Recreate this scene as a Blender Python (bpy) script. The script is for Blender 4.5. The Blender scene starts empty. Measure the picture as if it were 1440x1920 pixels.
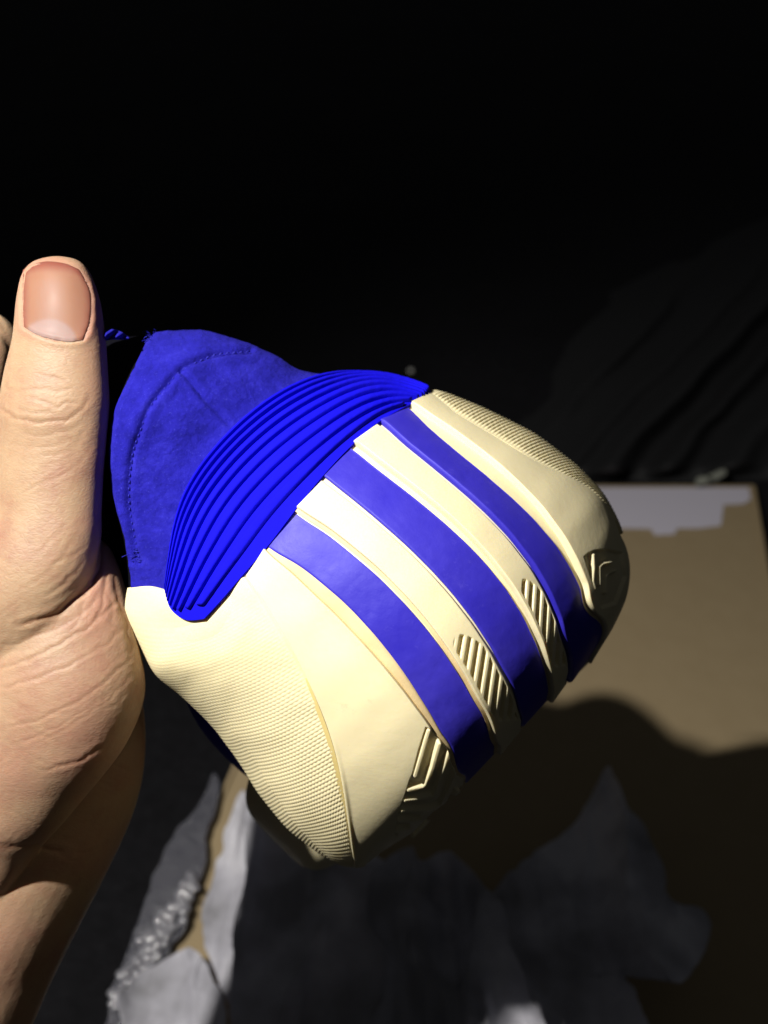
import bpy, math, random
import numpy as np
from mathutils import Matrix, Vector
from mathutils.bvhtree import BVHTree

random.seed(7); rng = np.random.default_rng(7)
sc = bpy.context.scene
# ------------------------------------------------------------------ camera, world, lamp
F, D0 = 1900.0, 0.230          # focal length in photograph pixels, distance of the shoe (m)
CAM_H, PITCH = 0.49, 35.0
cam = bpy.data.cameras.new('camera'); cam_o = bpy.data.objects.new('camera', cam)
sc.collection.objects.link(cam_o); sc.camera = cam_o
cam.sensor_fit = 'VERTICAL'; cam.sensor_height = 36.0; cam.lens = F / 1920 * 36.0
cam.clip_start = 0.01; cam.clip_end = 60
cam_o.location = (0, 0, CAM_H); cam_o.rotation_euler = (math.radians(90 - PITCH), 0, 0)
cam.dof.use_dof = True; cam.dof.focus_distance = 0.219; cam.dof.aperture_fstop = 14.0
CM = np.array(Matrix.Translation((0, 0, CAM_H)) @ Matrix.Rotation(math.radians(90 - PITCH), 4, 'X'))
def to_world(p):
    p = np.asarray(p, float); return p @ CM[:3, :3].T + CM[:3, 3]

w_ = bpy.data.worlds.new('World'); sc.world = w_; w_.use_nodes = True
w_.node_tree.nodes['Background'].inputs[0].default_value = (0.95, 0.97, 1.0, 1)
w_.node_tree.nodes['Background'].inputs[1].default_value = 0.025
sc.view_settings.view_transform = 'Standard'; sc.view_settings.look = 'None'
sc.view_settings.exposure = 0.0; sc.view_settings.gamma = 1.0
sc.render.engine = 'CYCLES'
sc.cycles.use_denoising = True
sc.cycles.max_bounces = 6
sc.cycles.sample_clamp_indirect = 4

SHOE_C = np.array([0.0, -0.020, -0.225])
LDIR = np.array([-0.52, 0.51, 0.70]); LDIR /= np.linalg.norm(LDIR)
LDIST = 0.44
lp = to_world(SHOE_C + LDIR * LDIST)
spot = bpy.data.lights.new('torch', 'SPOT'); spot_o = bpy.data.objects.new('torch', spot)
sc.collection.objects.link(spot_o)
spot.energy = 19.5; spot.color = (1.0, 0.955, 0.88); spot.shadow_soft_size = 0.007
spot.spot_size = math.radians(88); spot.spot_blend = 0.6
spot_o.location = lp
spot_o.rotation_euler = (Vector(to_world([0.03, -0.06, -0.32])) - Vector(lp)).to_track_quat('-Z', 'Y').to_euler()

# ------------------------------------------------------------------ helpers
def P(u, v, w):
    """photo ray (u,v) at depth offset w (px units, + is nearer) -> world point"""
    u, v, w = np.broadcast_arrays(np.asarray(u, float), np.asarray(v, float), np.asarray(w, float))
    d = D0 * (1 - w / F)
    return to_world(np.stack([(u - 720) / F * d, -(v - 960) / F * d, -d], -1))
def G(u, v, h=0.0):
    """photo ray meets the level plane z = h"""
    u, v, h = np.broadcast_arrays(np.asarray(u, float), np.asarray(v, float), np.asarray(h, float))
    r = np.stack([(u - 720) / F, -(v - 960) / F, -np.ones_like(u)], -1) @ CM[:3, :3].T
    t = (h - CAM_H) / r[..., 2]
    return CM[:3, 3] + r * t[..., None]
def to_px(co):
    c = (np.asarray(co) - CM[:3, 3]) @ CM[:3, :3]
    d = -c[:, 2]
    return np.stack([c[:, 0] / d * F + 720, 960 - c[:, 1] / d * F, F * (1 - d / D0)], -1)
def mesh_obj(name, co, faces, mat, parent=None, smooth=True, attrs=None, kind=None):
    co = np.asarray(co, float).reshape(-1, 3)
    if parent is not None: co = co - np.array(parent['_o'])
    me = bpy.data.meshes.new(name)
    if isinstance(faces, np.ndarray):
        n, k = faces.shape
        me.vertices.add(len(co)); me.vertices.foreach_set('co', co.ravel())
        me.loops.add(n * k); me.loops.foreach_set('vertex_index', faces.ravel().astype(np.int32))
        me.polygons.add(n)
        me.polygons.foreach_set('loop_start', (np.arange(n) * k).astype(np.int32))
        me.update(calc_edges=True)
    else:
        me.from_pydata([tuple(c) for c in co], [], faces)
    me.validate()
    me.polygons.foreach_set('use_smooth', np.full(len(me.polygons), smooth))
    for an, av in (attrs or {}).items():
        at = me.attributes.new(an, 'FLOAT', 'POINT'); at.data.foreach_set('value', np.asarray(av, float).ravel())
    me.materials.append(mat)
    o = bpy.data.objects.new(name, me); sc.collection.objects.link(o)
    if parent is not None: o.parent = parent
    if kind: o['kind'] = kind
    return o
def thing(name, loc, label, cat, group=None):
    e = bpy.data.objects.new(name, None); sc.collection.objects.link(e)
    e.location = tuple(loc); e['_o'] = [float(x) for x in loc]; e.empty_display_size = 0.01
    e['label'] = label; e['category'] = cat
    if group: e['group'] = group
    return e
def tag(o, label, cat, group=None):
    o['label'] = label; o['category'] = cat
    if group: o['group'] = group
    return o
def grid_faces(n, m, closed=False):
    i = np.arange(n - 1)[:, None]; j = np.arange(m if closed else m - 1)[None, :]
    j2 = (j + 1) % m
    return np.stack(np.broadcast_arrays(i * m + j, (i + 1) * m + j, (i + 1) * m + j2, i * m + j2), -1).reshape(-1, 4)
def resample(pts, n):
    pts = np.asarray(pts, float)
    # Catmull-Rom through the points, then even arc length
    p = np.vstack([2 * pts[0] - pts[1], pts, 2 * pts[-1] - pts[-2]])
    out = []
    for i in range(1, len(p) - 2):
        t = np.linspace(0, 1, 16, endpoint=False)[:, None]
        out.append(0.5 * (2 * p[i] + (p[i+1] - p[i-1]) * t + (2*p[i-1] - 5*p[i] + 4*p[i+1] - p[i+2]) * t**2
                          + (-p[i-1] + 3*p[i] - 3*p[i+1] + p[i+2]) * t**3))
    out.append(pts[-1:]); q = np.vstack(out)
    L = np.r_[0, np.cumsum(np.linalg.norm(np.diff(q, axis=0), axis=1))]
    s = np.linspace(0, L[-1], n)
    return np.stack([np.interp(s, L, q[:, k]) for k in range(q.shape[1])], -1)
def coons(A, B, C, D, n, m):
    """A: side j=0, B: side j=m-1 (both run i=0..n-1); C: side i=0, D: side i=n-1 (both run j)"""
    A, B, C, D = resample(A, n), resample(B, n), resample(C, m), resample(D, m)
    s = np.linspace(0, 1, n)[:, None, None]; t = np.linspace(0, 1, m)[None, :, None]
    return ((1 - t) * A[:, None] + t * B[:, None] + (1 - s) * C[None] + s * D[None]
            - ((1-s)*(1-t)*A[0] + (1-s)*t*B[0] + s*(1-t)*A[-1] + s*t*B[-1]))
def vnoise(x, y, seed=0):
    r = np.random.default_rng(seed); T = r.random((64, 64)) * 2 - 1
    xi = np.floor(x).astype(int); yi = np.floor(y).astype(int); fx = x - xi; fy = y - yi
    fx = fx*fx*(3-2*fx); fy = fy*fy*(3-2*fy)
    g = lambda a, b: T[a % 64, b % 64]
    return (g(xi, yi)*(1-fx) + g(xi+1, yi)*fx)*(1-fy) + (g(xi, yi+1)*(1-fx) + g(xi+1, yi+1)*fx)*fy
def fbm(x, y, seed=0, oct=4):
    s = 0; a = 1
    for k in range(oct): s = s + a * vnoise(x * 2**k + 7.3*k, y * 2**k + 3.1*k, seed + k); a *= 0.5
    return s
def seg_dist(px, pts):
    """distance of px (N,2) to a polyline"""
    best = np.full(len(px), 1e9); pts = np.asarray(pts, float)
    for a, b in zip(pts[:-1], pts[1:]):
        d = b - a; t = np.clip(((px - a) @ d) / (d @ d + 1e-9), 0, 1)
        best = np.minimum(best, np.linalg.norm(px - a - t[:, None] * d, axis=1))
    return best
def in_poly(px, poly):
    x, y = px[:, 0], px[:, 1]; inside = np.zeros(len(px), bool); n = len(poly)
    for i in range(n):
        x1, y1 = poly[i]; x2, y2 = poly[(i+1) % n]
        c = ((y1 > y) != (y2 > y)) & (x < (x2 - x1) * (y - y1) / (y2 - y1 + 1e-12) + x1)
        inside ^= c
    return inside
def sstep(a, b, x):
    t = np.clip((x - a) / (b - a), 0, 1); return t*t*(3-2*t)

# ------------------------------------------------------------------ materials
def mat(name, col, rough=0.5, spec=0.5, metal=0.0):
    m = bpy.data.materials.new(name); m.use_nodes = True
    b = m.node_tree.nodes['Principled BSDF']
    b.inputs['Base Color'].default_value = (*col, 1); b.inputs['Roughness'].default_value = rough
    b.inputs['Specular IOR Level'].default_value = spec; b.inputs['Metallic'].default_value = metal
    return m, m.node_tree.nodes, m.node_tree.links, b
def noise_node(N, L, scale, detail=4, rough=0.6, coord=None):
    t = N.new('ShaderNodeTexNoise'); t.inputs['Scale'].default_value = scale
    t.inputs['Detail'].default_value = detail; t.inputs['Roughness'].default_value = rough
    if coord is None:
        c = N.new('ShaderNodeTexCoord'); coord = c.outputs['Object']
    L.new(coord, t.inputs['Vector']); return t
def ramp(N, L, fac, stops):
    r = N.new('ShaderNodeValToRGB'); L.new(fac, r.inputs[0]); e = r.color_ramp.elements
    while len(e) < len(stops): e.new(0.5)
    for k, (p, c) in enumerate(stops): e[k].position = p; e[k].color = (*c, 1)
    return r
def bump(N, L, h, strength, dist, prev=None):
    b = N.new('ShaderNodeBump'); b.inputs['Strength'].default_value = strength; b.inputs['Distance'].default_value = dist
    L.new(h, b.inputs['Height'])
    if prev is not None: L.new(prev.outputs[0], b.inputs['Normal'])
    return b
def rubber(name, c1, c2, rough, bscale=3000, bstr=0.12, sss=0.0, stain=None, spec=0.4):
    m, N, L, b = mat(name, c1, rough, spec)
    n = noise_node(N, L, 45, 6, 0.65); r = ramp(N, L, n.outputs[0], [(0.35, c1), (0.7, c2)])
    col = r.outputs[0]
    if stain:
        n3 = noise_node(N, L, 220, 8, 0.75); r3 = ramp(N, L, n3.outputs[0], [(0.60, (0, 0, 0)), (0.78, (1, 1, 1))])
        mx = N.new('ShaderNodeMixRGB'); mx.inputs[2].default_value = (*stain, 1)
        L.new(r3.outputs[0], mx.inputs[0]); L.new(col, mx.inputs[1]); col = mx.outputs[0]
    L.new(col, b.inputs['Base Color'])
    n2 = noise_node(N, L, bscale, 3); bp = bump(N, L, n2.outputs[0], bstr, 0.0002)
    n4 = noise_node(N, L, 500, 4); bp = bump(N, L, n4.outputs[0], 0.1, 0.0006, bp)
    L.new(bp.outputs[0], b.inputs['Normal'])
    rr = N.new('ShaderNodeMapRange'); L.new(n.outputs[0], rr.inputs[0])
    rr.inputs[1].default_value = 0.3; rr.inputs[2].default_value = 0.7
    rr.inputs[3].default_value = rough - 0.08; rr.inputs[4].default_value = rough + 0.12
    L.new(rr.outputs[0], b.inputs['Roughness'])
    if sss:
        b.inputs['Subsurface Weight'].default_value = sss; b.inputs['Subsurface Radius'].default_value = (1, 0.8, 0.4)
        b.inputs['Subsurface Scale'].default_value = 0.0012
    return m
M_cream = rubber('cream_rubber', (0.83, 0.74, 0.47), (0.79, 0.70, 0.44), 0.55, sss=0.25, stain=(0.68, 0.57, 0.36))
M_cream_tex = rubber('cream_textured_rubber', (0.82, 0.73, 0.46), (0.78, 0.69, 0.42), 0.6, sss=0.15)
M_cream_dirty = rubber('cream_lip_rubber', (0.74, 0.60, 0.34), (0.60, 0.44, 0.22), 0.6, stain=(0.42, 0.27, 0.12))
M_stripe = rubber('blue_rubber', (0.026, 0.019, 0.40), (0.042, 0.032, 0.44), 0.5, spec=0.28, bscale=2500, bstr=0.1, stain=(0.08, 0.065, 0.52))
M_rib = rubber('blue_soft_rubber', (0.004, 0.003, 0.60), (0.006, 0.004, 0.53), 0.85, spec=0.1, bscale=4000, bstr=0.25)
def suede():
    m, N, L, b = mat('blue_suede', (0.014, 0.010, 0.42), 0.9, 0.15)
    n = noise_node(N, L, 160, 7, 0.75); r = ramp(N, L, n.outputs[0], [(0.34, (0.008, 0.007, 0.23)), (0.52, (0.013, 0.011, 0.32)), (0.68, (0.022, 0.020, 0.40))])
    n5 = noise_node(N, L, 1800, 3, 0.7); r5 = ramp(N, L, n5.outputs[0], [(0.60, (0, 0, 0)), (0.78, (1, 1, 1))])
    mx = N.new('ShaderNodeMixRGB'); mx.inputs[2].default_value = (0.05, 0.05, 0.48, 1)
    L.new(r5.outputs[0], mx.inputs[0]); L.new(r.outputs[0], mx.inputs[1])
    L.new(mx.outputs[0], b.inputs['Base Color'])
    n2 = noise_node(N, L, 1500, 6, 0.9); bp = bump(N, L, n2.outputs[0], 0.8, 0.0005)
    n3 = noise_node(N, L, 350, 5, 0.7); bp = bump(N, L, n3.outputs[0], 0.3, 0.0012, bp)
    L.new(bp.outputs[0], b.inputs['Normal'])
    b.inputs['Sheen Weight'].default_value = 0.08; b.inputs['Sheen Roughness'].default_value = 0.5
    b.inputs['Sheen Tint'].default_value = (0.1, 0.1, 1, 1)
    return m
M_suede = suede()
M_lining, N_, L_, b_ = mat('dark_lining', (0.003, 0.003, 0.006), 0.95, 0.05)
M_thread, *_ = mat('blue_thread', (0.012, 0.012, 0.30), 0.55, 0.3)
def skin():
    m, N, L, b = mat('skin', (0.55, 0.34, 0.22), 0.52, 0.28)
    n = noise_node(N, L, 90, 8, 0.75)
    r = ramp(N, L, n.outputs[0], [(0.32, (0.300, 0.168, 0.112)), (0.5, (0.345, 0.228, 0.143)), (0.68, (0.375, 0.262, 0.165))])
    a = N.new('ShaderNodeAttribute'); a.attribute_name = 'pink'
    mx = N.new('ShaderNodeMixRGB'); mx.inputs[2].default_value = (0.43, 0.20, 0.155, 1)
    L.new(a.outputs['Fac'], mx.inputs[0]); L.new(r.outputs[0], mx.inputs[1])
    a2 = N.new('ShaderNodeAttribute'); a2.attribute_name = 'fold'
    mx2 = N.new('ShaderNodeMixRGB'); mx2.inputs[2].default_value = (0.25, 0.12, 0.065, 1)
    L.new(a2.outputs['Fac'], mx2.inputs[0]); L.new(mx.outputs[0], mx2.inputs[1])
    L.new(mx2.outputs[0], b.inputs['Base Color'])
    b.inputs['Subsurface Weight'].default_value = 0.7
    b.inputs['Subsurface Radius'].default_value = (0.8, 0.45, 0.30); b.inputs['Subsurface Scale'].default_value = 0.0026
    tc = N.new('ShaderNodeTexCoord')
    mp = N.new('ShaderNodeMapping'); mp.inputs['Rotation'].default_value = (0, math.radians(28), 0); mp.inputs['Scale'].default_value = (420, 420, 1050)
    L.new(tc.outputs['Object'], mp.inputs[0])
    nd = noise_node(N, L, 400, 2, 0.5)
    v = N.new('ShaderNodeTexVoronoi'); v.feature = 'DISTANCE_TO_EDGE'; v.inputs['Scale'].default_value = 1.5
    mixv = N.new('ShaderNodeVectorMath'); mixv.operation = 'MULTIPLY_ADD'
    L.new(nd.outputs['Color'], mixv.inputs[0]); mixv.inputs[1].default_value = (0.8, 0.8, 0.8); L.new(mp.outputs[0], mixv.inputs[2])
    L.new(mixv.outputs[0], v.inputs['Vector'])
    rv = ramp(N, L, v.outputs['Distance'], [(0.0, (0, 0, 0)), (0.22, (1, 1, 1))])
    bp = bump(N, L, rv.outputs[0], 0.24, 0.0001)
    n2 = noise_node(N, L, 1500, 4, 0.7); bp = bump(N, L, n2.outputs[0], 0.15, 0.00015, bp)
    mp3 = N.new('ShaderNodeMapping'); mp3.inputs['Rotation'].default_value = (0, math.radians(-35), 0); mp3.inputs['Scale'].default_value = (60, 60, 900)
    L.new(tc.outputs['Object'], mp3.inputs[0])
    n3 = noise_node(N, L, 1, 3, 0.6, mp3.outputs[0]); bp = bump(N, L, n3.outputs[0], 0.05, 0.0002, bp)
    L.new(bp.outputs[0], b.inputs['Normal'])
    return m
M_skin = skin()
def nail_mat():
    m, N, L, b = mat('nail', (0.55, 0.30, 0.22), 0.55, 0.16)
    a = N.new('ShaderNodeAttribute'); a.attribute_name = 'tone'
    r = ramp(N, L, a.outputs['Fac'], [(0.0, (0.19, 0.062, 0.045)), (0.45, (0.25, 0.125, 0.08)), (0.7, (0.25, 0.145, 0.115)), (1.0, (0.27, 0.19, 0.18))])
    L.new(r.outputs[0], b.inputs['Base Color'])
    b.inputs['Subsurface Weight'].default_value = 0.3; b.inputs['Subsurface Scale'].default_value = 0.001
    tc = N.new('ShaderNodeTexCoord'); mp = N.new('ShaderNodeMapping'); mp.inputs['Scale'].default_value = (2500, 100, 100)
    L.new(tc.outputs['Object'], mp.inputs[0]); n = noise_node(N, L, 1, 2, 0.5, mp.outputs[0])
    bp = bump(N, L, n.outputs[0], 0.06, 0.0002); L.new(bp.outputs[0], b.inputs['Normal'])
    b.inputs['Coat Weight'].default_value = 0.03; b.inputs['Coat Roughness'].default_value = 0.3
    return m
M_nail = nail_mat()

# ------------------------------------------------------------------ the shoe's heel surface
R2 = math.sqrt(2)
def ab(u, v):
    u = np.asarray(u, float) - 760; v = np.asarray(v, float) - 1130
    return (u + v) / R2, (u - v) / R2
def uv(a, b): return 760 + (a + b) / R2, 1130 + (a - b) / R2
S_ax = np.arange(-820, 620.0)
def table(pts, sig=16):
    pts = np.array(pts, float); y = np.interp(S_ax, pts[:, 0], pts[:, 1])
    k = np.exp(-0.5 * (np.arange(-4*sig, 4*sig+1) / sig)**2); k /= k.sum()
    yp = np.pad(y, 4*sig, mode='reflect', reflect_type='odd'); return np.convolve(yp, k, 'valid')
T_a = table([(-820, -820), (255, 255), (290, 284), (325, 304), (370, 315), (430, 319), (620, 316)], 10)
T_wc = table([(-820, -60), (-700, -15), (-600, 5), (-480, 5), (-400, 20), (-320, 55), (-220, 100), (-110, 132), (0, 148), (90, 146), (160, 134), (220, 112),
              (260, 84), (300, 30), (340, -50), (380, -120), (480, -230), (620, -380)], 16)
T_br = table([(-820, -90), (-700, 14), (-617, 106), (-537, 143), (-452, 174), (-387, 219), (-327, 272), (-247, 320), (-159, 358), (-53, 394), (50, 408),
              (120, 406), (180, 387), (240, 354), (284, 310), (325, 247), (370, 190), (430, 180), (620, 180)], 14)
T_bl = table([(-820, -330), (-700, -320), (-587, -335), (-450, -352), (-384, -368), (-322, -396), (-240, -428), (-177, -419), (-92, -417), (-7, -431), (49, -444), (141, -454),
              (219, -446), (276, -427), (310, -400), (340, -330), (400, -300), (620, -300)], 18)
T_ws = table([(-820, -200), (-600, -170), (-400, -190), (-250, -260), (-100, -300), (260, -290), (340, -320), (480, -420), (620, -560)], 20)
T_wl = table([(-820, -200), (-600, -110), (-450, -60), (-330, -40), (-240, -70), (-120, -150), (40, -250), (260, -290), (340, -320), (480, -420), (620, -560)], 20)
def tb(T, s): return np.interp(s, S_ax, T)
def px2st(u, v):
    a, b = ab(u, v)
    s = np.interp(a, T_a[:1220], S_ax[:1220])   # up to s = 400
    bl, br = tb(T_bl, s), tb(T_br, s); q = (b - (bl + br) / 2) / ((br - bl) / 2)
    return s, np.degrees(np.arcsin(np.clip(q, -1, 1)))
def S_px(s, th):
    bl, br = tb(T_bl, s), tb(T_br, s); t = np.radians(th)
    b = (bl + br) / 2 + (br - bl) / 2 * np.sin(t)
    c = np.cos(t); wc = tb(T_wc, s); k = sstep(-12, 12, th); ws = tb(T_wl, s) * (1 - k) + tb(T_ws, s) * k
    w = ws + (wc - ws) * np.where(c > 0, np.abs(c), -np.abs(c))
    u, v = uv(tb(T_a, s), b)
    return u, v, w
def S_pos(s, th): return P(*S_px(s, th))
def S_nrm(s, th):
    e = 2.0; de = 0.6
    a = S_pos(s + e, th) - S_pos(s - e, th); b = S_pos(s, th + de) - S_pos(s, th - de)
    n = np.cross(b, a); n /= np.linalg.norm(n, axis=-1, keepdims=True) + 1e-12
    return n
PX = D0 / F
def S_off(s, th, h):
    """h in px units along the outward normal"""
    n = S_nrm(s, th); p = S_pos(s, th)
    h = np.asarray(h, float)
    return p + n * (h * PX)[..., None]
# orient normals outward (towards the camera on the front)
_n = S_nrm(np.array([0.0]), np.array([0.0]))[0]; _c = CM[:3, 3] - S_pos(np.array([0.0]), np.array([0.0]))[0]
if _n @ _c < 0:
    _S = S_nrm
    def S_nrm(s, th, _f=_S): return -_f(s, th)
def st_pts(pts):
    """px points (or ('st', s, th)) -> (s, th)"""
    out = []
    for p in pts:
        if p[0] == 'st': out.append((p[1], p[2]))
        else:
            s, t = px2st(p[0], p[1]); out.append((float(s), float(t)))
    return np.array(out)
def patch(name, A, B, C, D, n, m, hfun, M, parent, skirt=12, kind=None, attrs=None, st=False):
    """solid shell on the heel surface between four traced edges: raised skin plus walls going down into the shoe"""
    g = coons(A, B, C, D, n, m) if st else coons(*(st_pts(x) for x in (A, B, C, D)), n, m)
    s, th = g[..., 0], g[..., 1]
    i = np.linspace(0, 1, n)[:, None] * np.ones((1, m)); j = np.linspace(0, 1, m)[None] * np.ones((n, 1))
    u, v, w = S_px(s, th)
    h = hfun(i, j, u, v, s, th)
    top = S_off(s, th, h).reshape(-1, 3)
    f = grid_faces(n, m)
    idx = np.arange(n * m).reshape(n, m)
    ring = np.r_[idx[0, :], idx[1:, -1], idx[-1, -2::-1], idx[-2:0:-1, 0]]
    low = S_off(s.ravel()[ring], th.ravel()[ring], np.full(len(ring), -float(skirt)))
    K = len(ring); base = n * m
    r2 = np.roll(np.arange(K), -1)
    # duplicate ring for a crisp edge
    co = np.vstack([top, top[ring], low])
    wf = np.stack([base + np.arange(K), base + r2, base + K + r2, base + K + np.arange(K)], -1)
    fs = np.vstack([f, wf])
    o = mesh_obj(name, co, fs, M, parent, kind=kind)
    import bmesh
    bm = bmesh.new(); bm.from_mesh(o.data); bmesh.ops.recalc_face_normals(bm, faces=bm.faces)
    bm.to_mesh(o.data); bm.free()
    return o
def edge_round(x, r):   # height factor near an edge: x distance fraction, r width
    t = np.clip(x / r, 0, 1); return np.sqrt(np.clip(1 - (1 - t)**2, 0, 1))

root = P(760, 1250, -120)
shoe = thing('shoe', root, 'royal blue and cream trainer held heel first in the left hand', 'shoe')

# base body under all the heel pieces
n, m = 150, 120
s = np.linspace(-325, 600, n)[:, None] * np.ones((1, m)); th = np.linspace(-125, 125, m)[None] * np.ones((n, 1))
co = S_off(s, th, np.full(s.shape, -5.0)).reshape(-1, 3)
mesh_obj('heel_cup', co, grid_faces(n, m), M_cream, shoe)

# ---- traced edges (photo pixels), top to bottom
E_seam = [(462,1080),(491,1119),(524,1175),(556,1227),(582,1282),(605,1335),(625,1390),(641,1455),(653,1537),(661,1602),(667,1634)]
E_lpan = [(499,1030),(540,1064),(570,1090),(638,1156),(678,1200),(720,1248),(752,1286),(777,1318),(806,1357),(832,1390),(850,1420),(872,1470)]
E_s1l = [(503,1026),(547,1053),(615,1103),(675,1158),(707,1193),(736,1236),(768,1280),(793,1321),(819,1358),(844,1398),(860,1425),(876,1470)]
E_s1r = [(556,964),(615,1003),(684,1056),(748,1117),(799,1186),(838,1240),(870,1290),(896,1324),(918,1352),(932,1395),(936,1425)]
E_bal = [(557,953),(615,991),(684,1042),(748,1101),(799,1168),(842,1230),(875,1280),(900,1315),(922,1348),(936,1392),(940,1420)]
E_bar = [(603,902),(652,927),(706,980),(762,1032),(813,1084),(865,1148),(908,1209),(942,1260),(964,1296),(984,1352),(985,1375)]
E_s2l = [(606,893),(654,921),(709,974),(765,1026),(816,1078),(868,1142),(911,1203),(945,1254),(967,1290),(987,1350),(988,1372)]
E_s2r = [(656,840),(712,880),(772,925),(841,989),(901,1053),(942,1100),(985,1163),(1020,1235),(1032,1290),(1034,1322)]
E_bbl = [(662,831),(712,865),(772,909),(841,973),(901,1038),(944,1086),(988,1151),(1023,1229),(1035,1285),(1037,1318)]
E_bbr = [(706,797),(770,834),(813,876),(873,941),(934,1001),(977,1057),(1011,1104),(1046,1156),(1061,1186),(1066,1240),(1064,1285)]
E_s3l = [(710,791),(774,827),(817,870),(877,935),(938,995),(981,1051),(1015,1098),(1050,1150),(1065,1182),(1070,1235),(1068,1280)]
E_s3r = [(763,764),(815,803),(867,851),(927,907),(979,958),(1030,1014),(1069,1066),(1095,1112),(1113,1150),(1118,1200),(1116,1215)]
E_rpl = [(770,760),(820,790),(858,812),(906,850),(946,887),(990,935),(1032,988),(1072,1048),(1100,1100),(1116,1142),(1122,1190),(1120,1208)]
E_rtx = [(802,737),(858,777),(923,816),(987,855),(1052,889),(1095,911),(1125,937),(1142,956),(1152,975)]
def fit(E, deg=3):
    a, b = ab(*np.array(E, float).T); x = (a - a.mean()) / 200
    wt = np.ones(len(a)); wt[0] = wt[-1] = 2
    c = np.polyfit(x, b, deg, w=wt); xs = np.linspace(x[0], x[-1], 12)
    u, v = uv(xs * 200 + a.mean(), np.polyval(c, xs)); return list(zip(u.tolist(), v.tolist()))
E_lpan, E_s1l, E_s1r, E_bal, E_bar, E_s2l, E_s2r, E_bbl, E_bbr, E_s3l, E_s3r, E_rpl = map(fit, (E_lpan, E_s1l, E_s1r, E_bal, E_bar, E_s2l, E_s2r, E_bbl, E_bbr, E_s3l, E_s3r, E_rpl))
def smooth_poly(pts, n=90, sig=6):
    q = resample(pts, n); k = np.exp(-0.5 * (np.arange(-3*sig, 3*sig+1) / sig)**2); k /= k.sum()
    return np.stack([np.convolve(np.pad(q[:, c], 3*sig, mode='reflect', reflect_type='odd'), k, 'valid') for c in range(2)], -1)
def straight(a, b): return [a, ((a[0]+b[0])/2, (a[1]+b[1])/2), b]

# wing panel with raised dot texture
def dots(s, th, i, j, u, v):
    # rows and columns of small raised cells; pitch grows towards the seam
    cols = j * 38.0 + 0.0; rows = i * 88.0
    odd = np.floor(rows) % 2
    cx = (cols + 0.5 * odd) % 1 - 0.5; cy = rows % 1 - 0.5
    d = np.sqrt((cx * 1.75)**2 + (cy * 2.0)**2)
    return np.clip(1 - d**2, 0, 1)
def h_wing(i, j, u, v, s, th):
    fade = sstep(1.0, 0.965, j) * sstep(0.0, 0.12, i)
    amp = 0.25 + 1.4 * sstep(0.08, 0.85, i)
    h = amp * dots(s, th, i, j, u, v) * fade
    h = h + 2.0 + 1.2 * fbm(u / 60, v / 60, 3, 2)
    # flange that turns up by the hand, hollow beside the ribbed patch
    h = h + 10 * sstep(120, 10, np.hypot(u - 250, v - 1120)) - 9 * sstep(70, 0, np.abs(np.hypot(u - 345, v - 1130) - 60))
    h = h - 5 * sstep(0.985, 1.0, j)
    return h
wing_A = [(246, 1101), ('st', -350, -84), ('st', -318, -96), ('st', -240, -98), ('st', -150, -98), ('st', 0, -98), ('st', 141, -98), ('st', 240, -98), ('st', 292, -97)]
wing_B = E_seam
wing_C = [(246, 1101), (280, 1099), (318, 1108), (390, 1112), (462, 1080)]
wing_D = [('st', 292, -97), (652, 1622), (660, 1630), (667, 1634)]
wing_B = E_seam = [tuple(x) for x in smooth_poly(E_seam, 60, 3)]
patch('side_wing', wing_A, wing_B, wing_C, wing_D, 560, 270, h_wing, M_cream_tex, shoe, 14)

_sl = E_seam[22:58]
patch('piping', [(x-9, y+1) for x, y in _sl], [(x-1, y) for x, y in _sl], straight((_sl[0][0]-9, _sl[0][1]+1), (_sl[0][0]-1, _sl[0][1])), straight((_sl[-1][0]-9, _sl[-1][1]+1), (_sl[-1][0]-1, _sl[-1][1])),
      120, 8, lambda i, j, u, v, s, th: 2.6 * np.sin(np.pi * np.clip(i, 0, 1))**0.5 + 0 * u, rubber('yellowed_seam_rubber', (0.72, 0.58, 0.24), (0.66, 0.52, 0.20), 0.6), shoe, 8)
# smooth left panel with the engraved maze at its foot
maze = [[(803,1366),(790,1412),(778,1452)], [(822,1390),(810,1436),(798,1468),(792,1474),(766,1479)], [(840,1404),(833,1430),(823,1458),(812,1490),(780,1497),(760,1499)],
        [(852,1440),(838,1480),(826,1508),(800,1517),(754,1519)], [(855,1480),(840,1520),(800,1537),(748,1538)], [(850,1520),(820,1550),(744,1556)]]
maze_reg = [(797,1358),(812,1362),(845,1400),(870,1450),(880,1490),(850,1560),(760,1580),(738,1562),(741,1542),(750,1510),(758,1488),(766,1462),(772,1448),(783,1405)]
def h_maze(u, v, paths, reg, depth=8.0, wid=4.2):
    p = np.stack([u.ravel(), v.ravel()], -1); box = (p[:, 0] > min(r[0] for r in reg) - 20) & (p[:, 0] < max(r[0] for r in reg) + 20) & \
        (p[:, 1] > min(r[1] for r in reg) - 20) & (p[:, 1] < max(r[1] for r in reg) + 20)
    out = np.zeros(len(p)); q = p[box]
    ins = in_poly(q, reg); de = seg_dist(q, list(reg) + [reg[0]])
    edge = np.where(ins, sstep(0, 3.5, de), 0)
    dm = np.full(len(q), 1e9)
    for r in paths: dm = np.minimum(dm, seg_dist(q, r))
    ridge = sstep(wid + 2.0, wid - 1.8, dm)
    out[box] = -depth * edge * (1 - ridge) + 1.0 * ridge * edge
    return out.reshape(u.shape)
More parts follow.
